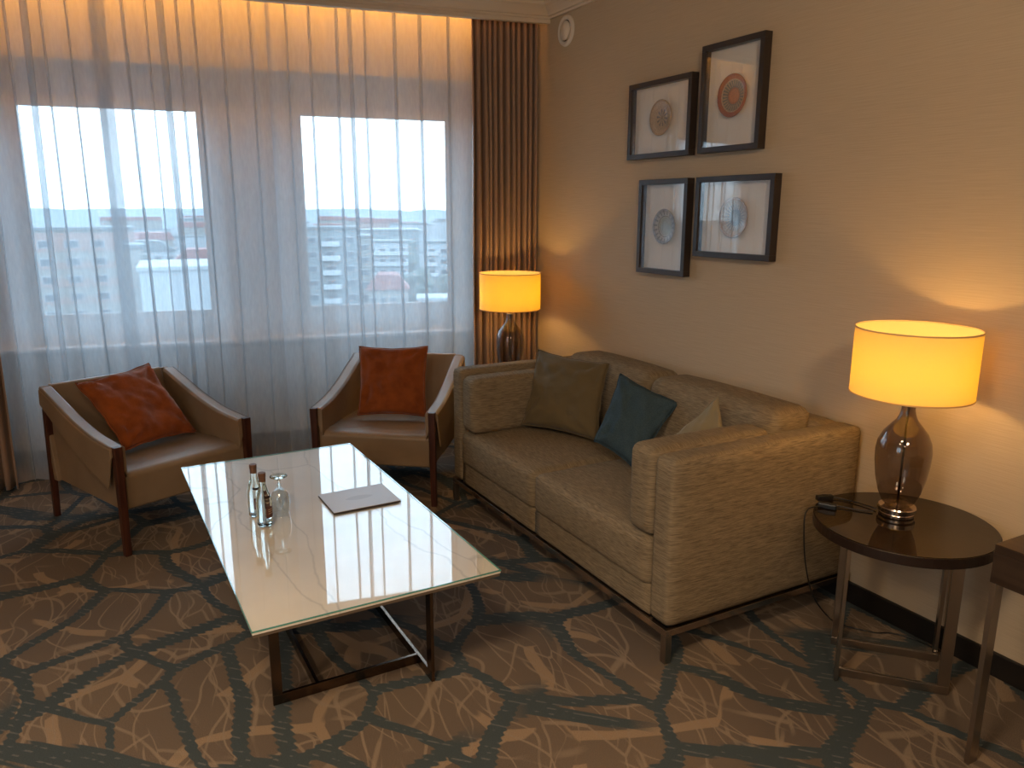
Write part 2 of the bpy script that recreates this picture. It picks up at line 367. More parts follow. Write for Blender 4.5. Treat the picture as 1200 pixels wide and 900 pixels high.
def tube(bm, pts, r, seg=8):
    pts = [Vector(p) for p in pts]
    rings = []
    for i, p in enumerate(pts):
        d = (pts[min(i+1, len(pts)-1)] - pts[max(i-1, 0)]).normalized()
        u = d.cross(Vector((0, 0, 1)));
        if u.length < 1e-3: u = d.cross(Vector((1, 0, 0)))
        u.normalize(); v = d.cross(u)
        rings.append([bm.verts.new(p + u*r*cos(2*pi*k/seg) + v*r*sin(2*pi*k/seg)) for k in range(seg)])
    for a, b in zip(rings, rings[1:]):
        for k in range(seg): bm.faces.new([a[k], b[k], b[(k+1) % seg], a[(k+1) % seg]])
    bm.faces.new(rings[0]); bm.faces.new(rings[-1])
def catmull(pts, n=8):
    P = [Vector(p) for p in pts]; P = [P[0]*2-P[1]] + P + [P[-1]*2-P[-2]]; o = []
    for i in range(1, len(P)-2):
        a, b, c, d = P[i-1:i+3]
        for k in range(n):
            t = k/n; o.append(.5*((2*b)+(c-a)*t+(2*a-5*b+4*c-d)*t*t+(3*b-a-3*c+d)*t**3))
    o.append(P[-2]); return o
def prism(bm, poly, axis, a, b):
    """extrude a 2D polygon along axis (0=x: poly is (y,z); 1=y: poly is (x,z); 2=z: (x,y))"""
    def mk(p, t):
        return {0: (t, p[0], p[1]), 1: (p[0], t, p[1]), 2: (p[0], p[1], t)}[axis]
    v0 = [bm.verts.new(mk(p, a)) for p in poly]; v1 = [bm.verts.new(mk(p, b)) for p in poly]
    bm.faces.new(v0); bm.faces.new(v1)
    for i in range(len(poly)): j = (i+1) % len(poly); bm.faces.new([v0[i], v0[j], v1[j], v1[i]])
def wall_quad(bm, s0, s1, n0, n1, z0, z1):
    vs = [bm.verts.new(WN(s, n, z)) for z in (z0, z1) for n in (n0, n1) for s in (s0, s1)]
    for f in ((0, 2, 3, 1), (4, 5, 7, 6), (0, 1, 5, 4), (2, 6, 7, 3), (0, 4, 6, 2), (1, 3, 7, 5)): bm.faces.new([vs[i] for i in f])
def WB(*a): bm = bmesh.new(); wall_quad(bm, *a); return bm
def cushion(bm, x0, x1, y0, y1, z0, z1, r=.03, puff=(0, 0, 0), n=10, seed=0):
    """rounded box, faces bulging by puff along each axis"""
    c = Vector(((x0+x1)/2, (y0+y1)/2, (z0+z1)/2)); h = Vector(((x1-x0)/2, (y1-y0)/2, (z1-z0)/2))
    tmp = bmesh.new(); bmesh.ops.create_cube(tmp, size=2); bmesh.ops.subdivide_edges(tmp, edges=tmp.edges[:], cuts=n, use_grid_fill=True)
    vm = {}
    for v in tmp.verts:
        q = v.co.copy()
        # concentrate the grid near the edges
        q = Vector([math.copysign(abs(t)**.6, t) for t in q])
        p = Vector([q[i]*h[i] for i in range(3)])
        inner = Vector([max(-(h[i]-r), min(h[i]-r, p[i])) for i in range(3)])
        d = p-inner
        if d.length > 1e-7: p = inner + d.normalized()*r
        for i in range(3):
            j, k = (i+1) % 3, (i+2) % 3
            p[i] += math.copysign(1, q[i])*puff[i]*(abs(q[i])**4)*(1-q[j]**2)*(1-q[k]**2) if abs(q[i]) > .3 else 0
        nzv = noise.noise(p*7+Vector((seed, seed, seed)))*.0022
        p += (p.normalized())*nzv
        vm[v] = bm.verts.new(c+p)
    for f in tmp.faces: bm.faces.new([vm[v] for v in f.verts])
    tmp.free()
def CU(*a, **k): bm = bmesh.new(); cushion(bm, *a, **k); return bm

# ------------------------------------------------------------ setting
bm = bmesh.new(); box(bm, -3.2, 3.0, -3.6, 6.3, -.10, 0); struct(obj('floor', bm, 'carpet'))
# right wall
struct(obj('wall_right', B(WX, WX+.15, -3.6, 5.3, 0, 3.05), 'wallpaper'))
LY0, LY1, LZ0, LZ1 = -.7, 1.0, .90, 2.25      # unseen side window, added to light the room
bm = bmesh.new(); box(bm, -3.15, -3.0, -3.6, LY0, 0, 3.05); box(bm, -3.15, -3.0, LY1, 6.4, 0, 3.05)
box(bm, -3.15, -3.0, LY0, LY1, 0, LZ0); box(bm, -3.15, -3.0, LY0, LY1, LZ1, 3.05)
struct(obj('wall_left', bm, 'wallpaper'))
bm = bmesh.new()
for a_, b_ in ((LY0, LY0+.06), (LY1-.06, LY1), ((LY0+LY1)/2-.04, (LY0+LY1)/2+.04)): box(bm, -3.09, -3.03, a_, b_, LZ0, LZ1)
box(bm, -3.09, -3.03, LY0+.06, LY1-.06, LZ0, LZ0+.06); box(bm, -3.09, -3.03, LY0+.06, LY1-.06, LZ1-.06, LZ1)
wf = struct(obj('window_3', bm, 'window_white'))
obj('window_pane', B(-3.062, -3.056, LY0+.05, LY1-.05, LZ0+.05, LZ1-.05), 'window_glass', wf)
struct(obj('wall_back', B(-3.15, WX+.15, -3.75, -3.6, 0, 3.05), 'wallpaper'))
# ceiling up to the curtain recess
bm = bmesh.new()
p0 = WN(-4.0, 4.83); s1 = (WX+.15 - 4.83*N.x)/D.x; p1 = WN(s1, 4.83)
prism(bm, [(-4.0, -3.75), (WX+.15, -3.75), (p1.x, p1.y), (p0.x, p0.y)], 2, CEIL, CEIL+.12)
struct(obj('ceiling', bm, 'ceiling_paint'))
# recess top
bm = bmesh.new(); wall_quad(bm, -4.2, 2.1, 4.80, 5.75, 3.0, 3.10); struct(obj('trim_3', bm, 'ceiling_paint'))
# crown moulding: profile (out, down)
CR = [(0, 0), (.105, 0), (.105, -.012), (.092, -.016), (.088, -.030), (.070, -.038), (.052, -.052), (.036, -.068), (.030, -.078), (.014, -.080), (.012, -.092), (0, -.092)]
def sweep_profile(name, base, along, outv, length, prof, ztop, m):
    bm = bmesh.new(); a = []; b = []
    for o_, dz in prof:
        a.append(bm.verts.new(base+outv*o_+Vector((0, 0, ztop+dz)))); b.append(bm.verts.new(base+along*length+outv*o_+Vector((0, 0, ztop+dz))))
    for i in range(len(prof)): j = (i+1) % len(prof); bm.faces.new([a[i], a[j], b[j], b[i]])
    bm.faces.new(a); bm.faces.new(b); return struct(obj(name, bm, m))
sweep_profile('trim_1', Vector((WX-.001, -3.6, 0)), Vector((0, 1, 0)), Vector((-1, 0, 0)), 8.02, CR, CEIL, 'ceiling_paint')
# fascia + crown on the window side
bm = bmesh.new(); wall_quad(bm, -4.1, 1.83, 4.825, 4.865, 2.735, 3.01); struct(obj('trim_2', bm, 'ceiling_paint'))
sweep_profile('trim_4', WN(-4.1, 4.826), D, -N, 5.92, [(a, b) for a, b in CR], CEIL, 'ceiling_paint')
# window wall: lintel, window band, lower wall
FN = 5.40   # inner wall face
struct(obj('wall_front', WB(-4.3, 2.05, FN, 5.85, 2.465, 3.05), 'white_paint'))
struct(obj('wall_front_lower', WB(-4.3, 2.05, FN+.02, 5.85, 0, .735), 'panel_white'))
# window band with two openings
bm = bmesh.new()
wall_quad(bm, -4.3, WIN[0][0]-.06, GN, GN+.09, .735, 2.465)
wall_quad(bm, WIN[0][1]+.06, WIN[1][0]-.06, GN, GN+.09, .735, 2.465)
wall_quad(bm, WIN[1][1]+.06, 2.05, GN, GN+.09, .735, 2.465)
for a, b in WIN:
    wall_quad(bm, a-.06, b+.06, GN, GN+.09, .735, WZ[0]-.06); wall_quad(bm, a-.06, b+.06, GN, GN+.09, WZ[1]+.06, 2.465)
struct(obj('wall_front_middle', bm, 'window_white'))
for i, (a, b) in enumerate(WIN):
    bm = bmesh.new(); t = .06
    wall_quad(bm, a-t, a, GN-.012, GN, WZ[0]-t, WZ[1]+t); wall_quad(bm, b, b+t, GN-.012, GN, WZ[0]-t, WZ[1]+t)
    wall_quad(bm, a, b, GN-.012, GN, WZ[0]-t, WZ[0]); wall_quad(bm, a, b, GN-.012, GN, WZ[1], WZ[1]+t)
    wf = struct(obj('window_%d' % (i+1), bm, 'window_white', bevel=.004))
    obj('window_pane', WB(a-.005, b+.005, GN-.008, GN-.003, WZ[0]-.005, WZ[1]+.005), 'window_glass', wf)
struct(obj('trim_5', WB(-4.3, 2.05, 5.345, GN+.01, .735, .762), 'window_white', bevel=.005))       # sill
struct(obj('trim_6', WB(-4.3, 2.05, 5.385, 5.43, .10, .475), 'panel_white', bevel=.004))          # lower panel
struct(obj('baseboard_front', WB(-4.3, 1.80, 5.40, 5.43, 0, .092), 'base_grey'))
struct(obj('baseboard_right', B(WX-.014, WX+.01, -3.6, 4.9, 0, .088), 'baseboard_dark', bevel=.003))

# ------------------------------------------------------------ curtain recess light
ls = empty('light_strip', WN(-.9, 5.15, 2.955), RW, 'warm light strip hidden in the ceiling recess above the curtains', 'light')
o = obj('strip_lamp', B(-2.9, 2.66, .008, .012, -.012, .026), 'strip', ls)
o = obj('strip_channel', B(-2.95, 2.67, -.004, .0079, -.016, .045), 'white_plastic', ls)

ls = empty('light_strip', WN(-.9, 4.895, 2.985), RW, 'faint warm light strip tucked behind the ceiling fascia in front of the curtains', 'light')
obj('strip_lamp', B(-2.9, 2.60, -.005, .005, -.002, 0), M['strip_dim'], ls)
obj('strip_channel', B(-2.95, 2.65, -.015, .015, 0, .014), 'white_plastic', ls)

# unseen fill lights added on the ceiling to brighten the room
for i, (x, y) in enumerate([(-1.9, .5), (-.4, .5), (-1.9, -1.5), (-.4, -1.5)]):
    t = empty('ceiling_fill_light', (x, y, CEIL), 0, 'unseen ceiling fill light added behind the viewer', 'light', 'added fill lights behind the viewer')
    obj('fill_light_ring', LT([(.045, -.001), (.06, -.008), (.068, -.003), (.068, 0)], seg=32), 'white_plastic', t, True)
    l = bpy.data.lights.new('fill_light_bulb', 'AREA'); l.shape = 'DISK'; l.size = .5; l.energy = FILL; l.color = (1.0, .74, .48); l.spread = radians(150)
    lo = bpy.data.objects.new('fill_light_bulb', l); C.objects.link(lo); lo.parent = t; lo.location = (0, 0, -.02)

# unseen fill light added behind the camera to lift the picture wall
t = empty('wall_fill_light', (.3, -.9, CEIL-.02), 0, 'unseen fill light added behind the viewer to brighten the picture wall', 'light')
obj('wall_fill_housing', LT([(.05, .018), (.05, -.02), (.044, -.05), (.040, -.05), (.040, -.01), (0, -.01)], seg=32), 'white_plastic', t, True)
l = bpy.data.lights.new('wall_fill_bulb', 'AREA'); l.shape = 'DISK'; l.size = .5; l.energy = WALL_FILL; l.color = (1.0, .76, .52); l.spread = radians(75)
lo = bpy.data.objects.new('wall_fill_bulb', l); C.objects.link(lo); lo.parent = t; lo.location = (0, 0, -.06)
lo.rotation_euler = (Vector((2.66, 1.9, 2.35))-Vector((.3, -.9, 2.77))).to_track_quat('-Z', 'Y').to_euler()

# ------------------------------------------------------------ curtains
random.seed(4)
def sheer_panel(name, s0, s1, n0, ztop, zbot, label, folds, waveamp=.018, seed=0, lean=0., foldw=.010, broad=()):
    """sheer cloth with soft waves and narrow pinched folds at the s positions in folds"""
    rnd = random.Random(seed)
    us = []   # (u, kind)
    cur = s0; pts = []
    fl = sorted(list(folds)+list(broad))
    def wave(s): return waveamp*sin(s*2*pi/.17+seed)+.5*waveamp*sin(s*2*pi/.41+seed*2)
    marks = [s0]+fl+[s1]
    segs = []
    for a, b in zip(marks, marks[1:]):
        k = max(4, int((b-a)/.012))
        segs += [(a+(b-a)*i/k, 0, None) for i in range(k)]
        if b != s1:
            w_ = (foldw*rnd.uniform(.6, 1.1) if b not in broad else .020*rnd.uniform(.7, 1.1)); dr = rnd.uniform(-.018, .018)
            for q, (ds, dn) in enumerate([(0, 0), (.5, -.35), (1, -.8), (.55, -1.15), (-.25, -.7), (-.8, -.2), (-1, .25), (-.6, .5), (-.1, .42)]):
                segs.append((b, 1, (ds*w_, dn*.013, dr)))
    segs.append((s1, 0, None))
    rows = 26; bm = bmesh.new(); grid = []
    for r in range(rows+1):
        v = r/rows; z = ztop+(zbot-ztop)*v
        row = []
        for (s, k, q) in segs:
            ss = s + lean*v*(s-s0)/(s1-s0)
            drift = .012*sin(v*2.3+s*3+seed)*v
            nn = n0 + wave(s)*(.55+.6*v) + .012*noise.noise(Vector((s*3, v*2, seed)))
            if k: ss += q[0]*(1.05-.35*v)+q[2]*v; nn += q[1]
            row.append(bm.verts.new(WN(ss+drift, nn, z)))
        grid.append(row)
    for a, b in zip(grid, grid[1:]):
        for i in range(len(a)-1): bm.faces.new([a[i], a[i+1], b[i+1], b[i]])
    # hems
    o = obj(name, bm, 'sheer', smooth=True)
    tag(o, label, 'curtain')
    def strip(nm, sa, sb):
        bm = bmesh.new(); g = []
        for r in range(rows+1):
            v = r/rows; z = ztop+(zbot-ztop)*v; row = []
            for k in range(5):
                s = sa+(sb-sa)*k/4
                ss = s+lean*v*(s-s0)/(s1-s0); drift = .012*sin(v*2.3+s*3+seed)*v
                row.append(bm.verts.new(WN(ss+drift, n0-.004+wave(s)*(.55+.6*v)+.012*noise.noise(Vector((s*3, v*2, seed))), z)))
            g.append(row)
        for a, b in zip(g, g[1:]):
            for i in range(4): bm.faces.new([a[i], a[i+1], b[i+1], b[i]])
        obj(nm, bm, 'sheer', o, smooth=True)
    return o, strip
ZT = 2.955
o, st = sheer_panel('sheer_curtain', -2.05, -.705, 5.035, ZT, .02, 'white sheer curtain panel at the left end of the windows, beside the brown drape',
                [-1.9, -1.76, -1.62, -1.47, -1.33, -1.19, -1.02, -.896], seed=1, broad=(-1.09,))
st('side_hem', -.785, -.706)
o, st = sheer_panel('sheer_curtain', -.79, .150, 5.085, ZT, .02, 'white sheer curtain panel between the two seams, behind the left armchair',
                [-.626, -.506, -.345, -.257, -.108, .048], seed=2, broad=(-.43,))
st('side_hem', -.788, -.755); st('side_hem', .128, .149)
o, st = sheer_panel('sheer_curtain', .138, 1.395, 5.025, ZT, .02, 'white sheer curtain panel at the right end, meeting the gathered brown drape',
                [.25, .38, .541, .706, .885, 1.041, 1.222], seed=3, waveamp=.012, broad=(.615,))
st('side_hem', .139, .160)

# sheer of the added side window, outside the picture on the left
bm = bmesh.new(); g = []
for r_ in range(13):
    v = r_/12; row = []
    for i in range(241):
        u = i/240; y = -1.0+2.3*u
        row.append(bm.verts.new((-2.86+.02*sin(y*2*pi/.17)*(.5+.6*v)+.012*sin(y*9+v*2), y+.01*sin(y*31), 2.80-2.76*v)))
    g.append(row)
for a, b in zip(g, g[1:]):
    for i in range(240): bm.faces.new([a[i], a[i+1], b[i+1], b[i]])
tag(obj('sheer_curtain', bm, 'sheer', smooth=True), 'white sheer curtain of the unseen side window added to light the room', 'curtain')

def drape(name, s0, s1, n0, pleats, label, amp=.036, seed=0, zbot=.015, squeeze=None):
    rnd = random.Random(seed)
    ph = [rnd.uniform(.75, 1.3) for _ in range(pleats+1)]; tot = [0]
    for p in ph[:pleats]: tot.append(tot[-1]+p)
    rows = 30; per = 12; bm = bmesh.new(); g = []
    for r in range(rows+1):
        v = r/rows; z = ZT+(zbot-ZT)*v; row = []
        for i in range(pleats*per+1):
            pi_, t = divmod(i, per)
            if pi_ == pleats: pi_, t = pleats-1, per
            u = (tot[pi_]+ph[pi_]*t/per)/tot[-1]
            a = 2*pi*t/per
            am = amp*(.7+.5*ph[pi_]/1.3)*(.55+.45*min(1, v*3))
            n = n0 - am*cos(a) + .012*noise.noise(Vector((u*9, v*3, seed)))
            s = s0+(s1-s0)*u + .35*am*sin(2*a)*.3 + .010*noise.noise(Vector((u*7, v*2.2, seed+5)))
            row.append(bm.verts.new(WN(s, n, z)))
        g.append(row)
    for a, b in zip(g, g[1:]):
        for i in range(len(a)-1): bm.faces.new([a[i], a[i+1], b[i+1], b[i]])
    o = obj(name, bm, 'drape', smooth=True)
    so = o.modifiers.new('thick', 'SOLIDIFY'); so.thickness = .003
    return tag(o, label, 'curtain')
drape('drape', 1.350, 1.785, 4.965, 11, 'brown satin drape gathered in tight pleats in the corner behind the far lamp', seed=2)
drape('drape', -2.15, -1.405, 4.950, 14, 'brown drape at the left edge of the picture, hanging to the carpet', seed=6)

# ------------------------------------------------------------ pictures and plates
def picture(cy, cz, wd, ht, lab, plate_m, pr, pc, plab):
    X = WX; d = .044; t = .026
    r = empty('picture_frame', (X, cy, cz), 0, lab, 'picture frame', 'shadow box frames on the wall')
    bm = bmesh.new(); box(bm, -d, -.001, -wd/2, wd/2, -ht/2, -ht/2+t); box(bm, -d, -.001, -wd/2, wd/2, ht/2-t, ht/2)
    box(bm, -d, -.001, -wd/2, -wd/2+t, -ht/2+t, ht/2-t); box(bm, -d, -.001, wd/2-t, wd/2, -ht/2+t, ht/2-t)
    obj('moulding', bm, 'frame_brown', r, bevel=.0012)
    obj('backing_board', B(-.010, -.001, -wd/2+t, wd/2-t, -ht/2+t, ht/2-t), 'mat_board', r)
    obj('glazing', B(-d+.006, -d+.008, -wd/2+t-.002, wd/2-t+.002, -ht/2+t-.002, ht/2-t+.002), 'picture_glass', r)
    # the plate, a dish of its own inside the box
    py, pz = pc
    prof = [(0, .006), (pr*.45, .006), (pr*.62, .010), (pr*.86, .017), (pr*.97, .020), (pr, .019), (pr*.97, .016), (pr*.6, .004), (pr*.5, 0), (0, 0)]
    o = obj('decorative_plate', LT(prof, seg=56), plate_m, None, True)
    o.matrix_world = Matrix.Translation((X-.0105, py, pz)) @ Matrix.Rotation(-pi/2, 4, 'Y')
    tag(o, plab, 'plate', 'small plates mounted in the frames')
    return r
G1 = plate_mat('plate_cream_sunburst', [(0, (.10, .08, .06)), (.08, (.45, .32, .18)), (.30, (.50, .35, .20)), (.60, (.55, .38, .22)), (.78, (.40, .24, .12)), (.82, (.52, .36, .20))], 10, (.16, .13, .10), .10, .42)
G2 = plate_mat('plate_terracotta', [(0, (.48, .20, .11)), (.30, (.32, .12, .06)), (.36, (.16, .15, .14)), (.66, (.50, .38, .28)), (.72, (.36, .10, .045)), (.90, (.40, .13, .06))], 26, (.42, .30, .20), .42, .70)
G3 = plate_mat('plate_silver', [(0, (.34, .32, .22)), (.45, (.42, .38, .28)), (.52, (.10, .09, .08)), (.55, (.50, .46, .40)), (.72, (.33, .31, .29)), (.88, (.52, .44, .34))], 18, (.24, .23, .22), .60, .84)
G4 = plate_mat('plate_grey_starburst', [(0, (.28, .31, .34)), (.18, (.23, .27, .31)), (.45, (.33, .35, .37)), (.60, (.50, .42, .34)), (.80, (.48, .34, .24)), (.93, (.52, .38, .28))], 24, (.55, .50, .44), .38, .78)
picture(3.277, 2.060, .498, .383, 'dark brown landscape frame at upper left with a cream plate', G1, .088, (3.273, 2.066), 'small cream plate with a dark star centre in the upper left frame')
picture(2.772, 2.110, .390, .482, 'dark brown portrait frame at upper right, the highest of the four', G2, .094, (2.770, 2.112), 'terracotta plate with grey ring in the highest frame')
picture(3.216, 1.518, .388, .485, 'dark brown portrait frame at lower left, nearest the far lamp', G3, .090, (3.208, 1.522), 'silvery plate with a ringed olive centre in the lower left frame')
picture(2.714, 1.572, .498, .377, 'dark brown landscape frame at lower right with a blue grey plate', G4, .093, (2.713, 1.571), 'pale plate with a blue grey starburst in the lower right frame')

# air valve
t = empty('air_valve', (WX, 4.228, 2.658), 0, 'round white air valve high on the wall beside the drape', 'vent')
R90 = Matrix.Rotation(-pi/2, 4, 'Y')
def rot_obj(name, bm, m, par, **k):
    bmesh.ops.transform(bm, matrix=R90, verts=bm.verts[:]); return obj(name, bm, m, par, **k)
rot_obj('outer_ring', LT([(.060, .006), (.064, .014), (.076, .016), (.086, .010), (.089, .001)], seg=48), 'white_plastic', t, smooth=True)
rot_obj('recess', LT([(.062, .002), (0, .002)], seg=48), 'black_plastic', t)
rot_obj('valve_disc', LT([(.052, .004), (.056, .012), (.050, .018), (0, .020)], seg=48), 'white_plastic', t, smooth=True)

# ------------------------------------------------------------ sofa
SX0, SX1, SY0, SY1 = 1.673, 2.640, 1.925, 3.785
so = empty('sofa', ((SX0+SX1)/2, (SY0+SY1)/2, 0), 0, 'grey brown two seat sofa with box arms on a thin metal base against the wall', 'sofa')
so_inv = Matrix.Translation((-(SX0+SX1)/2, -(SY0+SY1)/2, 0))
def sp(name, bm, m, **k):
    bmesh.ops.transform(bm, matrix=so_inv, verts=bm.verts[:]); return obj(name, bm, m, so, **k)
# outer arms and back shell
sp('arm', CU(SX0+.004, SX1, SY0, SY0+.115, .135, .768, r=.028, puff=(0, .006, 0), n=14, seed=1), 'sofa', smooth=True)
sp('arm', CU(SX0+.004, SX1, SY1-.115, SY1, .135, .768, r=.028, puff=(0, .006, 0), n=14, seed=2), 'sofa', smooth=True)
sp('back_frame', CU(SX1-.125, SX1, SY0+.10, SY1-.10, .135, .766, r=.028, n=14, seed=3), 'sofa', smooth=True)
ym = 2.885
sp('seat_base', CU(SX0+.010, SX1-.12, SY0+.112, ym-.001, .135, .26, r=.012, n=8, seed=4), 'sofa', smooth=True)
sp('seat_base', CU(SX0+.010, SX1-.12, ym+.001, SY1-.112, .135, .26, r=.012, n=8, seed=5), 'sofa', smooth=True)
sp('seat_cushion', CU(SX0-.002, SX1-.16, SY0+.118, ym-.002, .245, .435, r=.035, puff=(.012, 0, .022), n=16, seed=6), 'sofa', smooth=True)
sp('seat_cushion', CU(SX0-.002, SX1-.16, ym+.002, SY1-.118, .245, .435, r=.035, puff=(.012, 0, .022), n=16, seed=7), 'sofa', smooth=True)
def backc(y0, y1, seed):
    bm = CU(2.30, 2.535, y0, y1, .42, .822, r=.055, puff=(.018, 0, .012), n=16, seed=seed)
    for v in bm.verts: v.co.x += (v.co.z-.42)*.16-.05
    return bm
sp('back_cushion', backc(SY0+.16, ym-.003, 8), 'sofa', smooth=True)
sp('back_cushion', backc(ym+.003, SY1-.16, 9), 'sofa', smooth=True)
sp('arm_cushion', CU(SX0+.006, 2.26, SY0+.118, SY0+.262, .44, .775, r=.035, puff=(.006, .006, .004), n=14, seed=10), 'sofa', smooth=True)
sp('arm_cushion', CU(SX0+.006, 2.26, SY1-.262, SY1-.118, .44, .740, r=.035, puff=(.006, .006, .004), n=14, seed=11), 'sofa', smooth=True)
bm = bmesh.new(); z0, z1 = .108, .134; t_ = .022
box(bm, SX0, SX0+t_, SY0, SY1, z0, z1); box(bm, SX1-t_, SX1, SY0, SY1, z0, z1)
box(bm, SX0+t_, SX1-t_, SY0, SY0+t_, z0, z1); box(bm, SX0+t_, SX1-t_, SY1-t_, SY1, z0, z1)
sp('base_rail', bm, 'chrome', bevel=.0015)
for x in (SX0, SX1-.028):
    for y in (SY0, SY1-.028):
        sp('leg', B(x, x+.028, y, y+.028, 0, .109), 'satin_steel', bevel=.0015)

# ------------------------------------------------------------ cushions (pillows)
def pillow(name, bl, br, tl, tr, m, label, thick=.10, seed=0, wr=1.0, cat='cushion', group=None):
    bl, br, tl, tr = map(Vector, (bl, br, tl, tr))
    org = (bl+br)/2; nrm = (br-bl).cross(tl-bl).normalized()
    e = empty(name, org, 0, label, cat, group)
    n = 28; bm = bmesh.new(); F = []; K = []
    def base(u, v): return (bl*(1-u)+br*u)*(1-v)+(tl*(1-u)+tr*u)*v
    for side, G in ((1, F), (-1, K)):
        for j in range(n+1):
            row = []
            for i in range(n+1):
                u, v = i/n, j/n
                if side == -1 and (i in (0, n) or j in (0, n)): row.append(F[j][i]); continue
                U, V = 2*u-1, 2*v-1
                # edges pull in between the corners
                pu = .5+U*.5*(1-.075*(1-V*V)); pv = .5+V*.5*(1-.075*(1-U*U))
                h = thick/2*((1-U**2)*(1-V**2))**.42
                wrk = .020*wr*((1-U**8)*(1-V**8))**.5*(noise.noise(Vector((u*4+seed, v*4, side*2)))+.6*noise.noise(Vector((u*9+v*5, v*6-u*4+seed, side)))-.8*abs(noise.noise(Vector((u*3+v*4+seed, v*7-u*2, side*3)))))
                # radial tucks near the corners
                ang = math.atan2(1-abs(V), 1-abs(U)+1e-6); rc = math.hypot(1-abs(U), 1-abs(V))
                tk = .011*wr*sin(ang*9+seed)*math.exp(-((rc-.45)/.3)**2)*min(1, h/(.02))
                edge = .004*sin(v*23+seed)*(abs(U) > .98)+.004*sin(u*21+seed)*(abs(V) > .98)
                row.append(bm.verts.new(base(pu, pv)-org+nrm*(side*(h+wrk*min(1, h/.02)+tk)+edge)))
            G.append(row)
    for G in (F, K):
        for j in range(n):
            for i in range(n): bm.faces.new([G[j][i], G[j][i+1], G[j+1][i+1], G[j+1][i]])
    rim = [F[0][i].co.copy() for i in range(n+1)]+[F[j][n].co.copy() for j in range(1, n+1)]+[F[n][i].co.copy() for i in range(n-1, -1, -1)]+[F[j][0].co.copy() for j in range(n-1, -1, -1)]
    obj('cover', bm, m, e, smooth=True)
    bm = bmesh.new(); tube(bm, rim, .0032, 6); obj('piping', bm, m, e, smooth=True)
    return e
pillow('throw_pillow', (1.955, 3.49, .475), (2.150, 3.06, .470), (2.130, 3.625, .850), (2.275, 3.155, .840), 'olive', 'dark olive cushion standing in the far corner of the sofa', .13, 1)
pillow('throw_pillow', (1.995, 2.870, .545), (2.075, 2.655, .455), (2.195, 2.950, .835), (2.305, 2.640, .745), 'teal', 'dark teal blue cushion tilted on its corner in the middle of the sofa', .12, 5, .7)
pillow('throw_pillow', (2.010, 2.215, .50), (2.18, 2.13, .485), (2.105, 2.52, .60), (2.21, 2.300, .862), 'khaki', 'small khaki cushion half hidden behind the near arm of the sofa', .12, 9)

